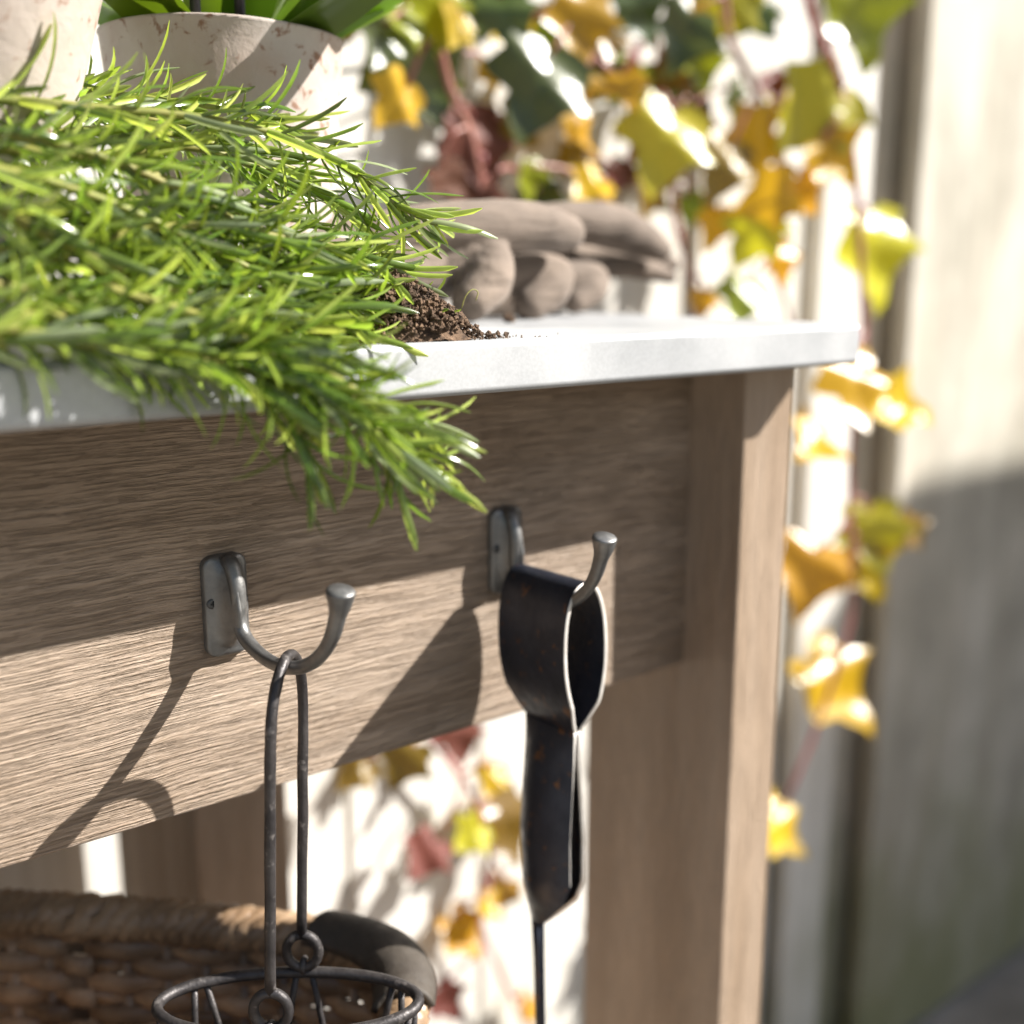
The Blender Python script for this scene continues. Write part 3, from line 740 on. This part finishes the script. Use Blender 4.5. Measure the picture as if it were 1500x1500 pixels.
# ------------------------------------------------------------------ ivy
OUT = [(.0, .0), (.10, -.11), (.28, -.14), (.48, -.05), (.44, .08), (.43, .20), (.62, .40), (.46, .46), (.31, .53), (.23, .68), (.12, .85), (0, 1.0)]
def ivy_mesh(seed):
    r = random.Random(seed); right = [(x_ * r.uniform(.85, 1.12), y_ + r.uniform(-.025, .025)) for x_, y_ in OUT]; left = [(-x_ * r.uniform(.85, 1.12), y_ + r.uniform(-.025, .025)) for x_, y_ in OUT[1:-1]][::-1]
    right[0] = (0, .02); right[-1] = (r.uniform(-.05, .05), 1.0)
    dense = []
    o = right + left
    for i in range(len(o)):
        a, b_ = o[i], o[(i + 1) % len(o)]; dense += [a, ((a[0] + b_[0]) / 2, (a[1] + b_[1]) / 2)]
    cup, fold, droop, tw = r.uniform(-.25, .35), r.uniform(.05, .3), r.uniform(.05, .35), r.uniform(-.25, .25)
    def zz(x_, y_): return fold * abs(x_) * .8 + cup * x_ * x_ - droop * y_ * y_ + tw * x_ * y_ + .05 * math.sin(9 * y_ + 4 * x_ + seed)
    vs = [(0, .30, zz(0, .3))]; fs = []; n = len(dense)
    for k in (.3, .6, .85, 1.0):
        for (x_, y_) in dense: X, Y = x_ * k, .3 + (y_ - .3) * k; vs.append((X, Y, zz(X, Y)))
    for j in range(n): fs.append((0, 1 + j, 1 + (j + 1) % n))
    for q in range(3):
        for j in range(n): a = 1 + q * n + j; b_ = 1 + q * n + (j + 1) % n; fs.append((a, a + n, b_ + n, b_))
    t = MB(); t.add(vs, fs); return t
IM = {(s, c): None for s in range(6) for c in IV}
def ivy_leaf_mesh(s, c):
    if IM[(s, c)] is None: IM[(s, c)] = ivy_mesh(s * 13 + 5).mesh('ivy_leaf', IV[c])
    return IM[(s, c)]
def vine(label, path, leaves, d0, rad=.0036, extra=0, span=(0, 330)):
    P = spline([at(*p) if len(p) == 3 else at(p[0], p[1], d0) for p in path], 50)
    e = empty('ivy_vine', P[-1], label, 'ivy', 'ivy trails on the fence')
    t = MB(); t.tube(P, [lerp(rad, rad * .6, i / 49) * (1 + .15 * noise.noise(p * 80)) for i, p in enumerate(P)], 8); t.build('stem', M['vine'], e)
    for k in range(extra):                  # the smaller leaves crowding behind
        q = R_.choice(P); x_, y_ = px_of(q)
        if y_ > span[1]: q = R_.choice(P[:20]); x_, y_ = px_of(q)
        leaves = leaves + [(x_ + R_.gauss(0, 55), y_ + R_.gauss(0, 30), R_.uniform(45, 80), R_.choice('ddvgggly'), R_.uniform(-80, 80), min(d0 + R_.uniform(0, .03), WALL - .012))]
    for L_ in leaves:
        x_, y_, s_, c_ = L_[:4]; roll = L_[4] if len(L_) > 4 else R_.uniform(-50, 50); dd = L_[5] if len(L_) > 5 else d0 + R_.uniform(-.03, .012)
        p = at(x_, y_, dd); size = pxm(p, s_) * 1.06
        toward = (EYE - p).normalized() * .8 - LDIR * .5 + Vector((R_.uniform(-.55, .55), R_.uniform(-.2, .2), R_.uniform(-.45, .5))) * (.4 if s_ >= 100 else 1)
        zn = toward.normalized(); dn = Matrix.Rotation(math.radians(roll), 3, zn) @ Vector((0, 0, -1))
        y = (dn - zn * dn.dot(zn)).normalized(); xn = y.cross(zn)
        o = bpy.data.objects.new('leaf', ivy_leaf_mesh(R_.randrange(6), c_)); col.objects.link(o); o.parent = e
        base = p - y * (size * .42)
        o.matrix_local = Matrix.Translation(base - P[-1]) @ Matrix((xn, y, zn)).transposed().to_4x4() @ Matrix.Scale(size, 4)
        q = min(P, key=lambda a: (a - base - Vector((0, 0, .015))).length)
        mid = base.lerp(q, .5) + Vector((R_.uniform(-.006, .006), -.006, R_.uniform(0, .012)))
        t = MB(); t.tube(spline([q, mid, base + y * size * .03], 9), .0016, 6); t.build('leaf_stalk', M['vine'], e)
    return e
vine('ivy trail hanging beside the table leg with large yellow leaves down its length',
     [(1165, -80), (1190, 30), (1225, 110), (1250, 240), (1262, 400), (1264, 520), (1248, 640), (1246, 760), (1250, 880), (1225, 980), (1190, 1080), (1155, 1165)],
     [(1262, 35, 120, 'g', 20), (1195, 165, 135, 'l', -50), (1225, 235, 85, 'y', 50), (1283, 380, 135, 'l', 8), (1255, 562, 115, 'y', 0), (1322, 596, 90, 'y', 70), (1190, 648, 85, 'o', -70), (1282, 790, 100, 'l', 10), (1268, 838, 85, 'y', 30), (1338, 772, 55, 'v', 110), (1188, 845, 105, 'o', -20), (1233, 1012, 140, 'y', 30), (1150, 1218, 90, 'o', 25)], .60)
vine('ivy trail with gold and lime leaves against the pale boards beyond the tabletop corner',
     [(1060, -80), (1065, 40), (1100, 120), (1130, 190), (1140, 280), (1125, 360), (1150, 440), (1165, 520)],
     [(1062, 15, 95, 'l', -30), (1112, 25, 70, 'd', 40), (1092, 208, 95, 'y', -70), (1120, 292, 85, 'y', -70), (1100, 352, 85, 'l', -30), (1185, 285, 70, 'o', 40), (1088, 440, 75, 'g', -30), (1150, 385, 60, 'o', 20), (1205, 215, 70, 'y', 60), (1060, 250, 90, 'v', -20), (1135, 130, 50, 'b', 20)], .64, extra=5)
vine('ivy trail with a bright lime leaf hanging above the gloved fingertips',
     [(930, -80), (950, 20), (930, 90), (955, 160), (985, 240), (990, 320), (1010, 400), (1020, 470)],
     [(975, 212, 130, 'l', -20), (940, 25, 80, 'd', 30), (1000, 60, 90, 'd', -20), (985, 110, 70, 'v', 50), (1030, 100, 60, 'g', 10), (955, 285, 80, 'v', -30), (1045, 330, 70, 'o', -20), (920, 130, 60, 'o', 20), (1020, 190, 60, 'b', 10), (1030, 445, 40, 'o', 0), (1075, 150, 60, 'd', 20)], .66, extra=5)
vine('ivy trail with russet and gold leaves hanging behind the gloves',
     [(840, -80), (850, 10), (870, 80), (915, 130), (930, 220), (900, 280), (880, 340)],
     [(852, 40, 105, 'y', 0), (838, 140, 100, 'y', 10), (790, 130, 140, 'd', -25), (850, 185, 90, 'o', 30), (745, 25, 90, 'd', 20), (800, 60, 80, 'g', 40), (865, 272, 65, 'o', -60), (905, 262, 50, 'b', -30), (775, 268, 60, 'g', 10), (895, 60, 60, 'v', -20), (765, 185, 80, 'v', 60)], .66, extra=5)
vine('ivy trail with a large dark green leaf and a russet leaf beside the pots',
     [(600, -80), (610, 0), (640, 60), (660, 130), (690, 200), (705, 280), (700, 350)],
     [(618, 92, 165, 'd', 25), (580, 150, 80, 'o', -40), (705, 215, 115, 'b', 5), (690, 290, 90, 'b', -10), (640, 20, 100, 'g', 10), (560, 60, 80, 'd', -30), (660, 265, 60, 'b', 40), (520, 20, 70, 'v', -20), (720, 110, 40, 'o', 20), (670, 40, 70, 'y', -40), (590, 30, 90, 'g', 40)], .655, extra=5)
vine('ivy trail seen beneath the apron with olive and gold leaves',
     [(600, 300), (640, 620), (600, 1000), (640, 1090), (690, 1160), (720, 1240), (700, 1330), (730, 1420), (770, 1500), (800, 1600)],
     [(590, 1122, 75, 'v', -30), (672, 1082, 70, 'b', 0), (738, 1212, 105, 'v', 15), (722, 1142, 50, 'y', -40), (622, 1255, 70, 'b', -50), (690, 1225, 60, 'l', -70), (682, 1370, 75, 'o', 20), (735, 1310, 50, 'v', -30), (780, 1472, 50, 'o', 70), (655, 1470, 60, 'b', 30), (520, 1132, 60, 'v', -60), (720, 1330, 45, 'o', 30)], .684, .003)

# ------------------------------------------------------------------ unseen shed added out to the right to cast shade on the fence foot
X0, X1, Y0, Y1, ZC = 3.27, 5.2, -2.7, -.70, 2.70
shed = empty('added_shade_shed', ((X0 + X1) / 2, (Y0 + Y1) / 2, 0), 'unseen board shed with a flat roof and single door, added to shade the fence', 'shed')
nb = 14
for k in range(nb):
    a, b_ = X0 + k * (X1 - X0) / nb, X0 + (k + 1) * (X1 - X0) / nb - .004
    for y_ in (Y0, Y1 - .02):
        t = MB(); t.box(a, b_, y_, y_ + .02, .05, ZC - .08); t.build('wall_board', M['fence_tan'], shed, bevel=.003)
    c_, d_ = Y0 + .021 + k * (Y1 - Y0 - .042) / nb, Y0 + .021 + (k + 1) * (Y1 - Y0 - .042) / nb - .004
    for x_ in (X0, X1 - .02):
        t = MB(); t.box(x_, x_ + .02, c_, d_, .05, ZC - .08); t.build('wall_board', M['fence_tan'], shed, bevel=.003)
t = MB(); t.box(X0 - .02, X1 + .06, Y0 - .06, Y1, ZC - .0795, ZC); t.build('roof', M['fence_grey'], shed, bevel=.004)
t = MB(); t.box(X0 + .03, X1 - .03, Y0 + .03, Y1 - .03, 0, .0496); t.build('floor_bearer', M['wood_x'], shed)
t = MB(); t.box(X0 - .022, X0 - .001, -2.2, -1.4, .08, 2.05); dr = t.build('door', M['wood_z'], shed, bevel=.003)
t = MB(); t.tube(spline([(X0 - .02, -1.5, 1.10), (X0 - .05, -1.5, 1.08), (X0 - .05, -1.5, .98), (X0 - .02, -1.5, .96)], 14), .006, 8); t.build('door_handle', M['iron'], dr)
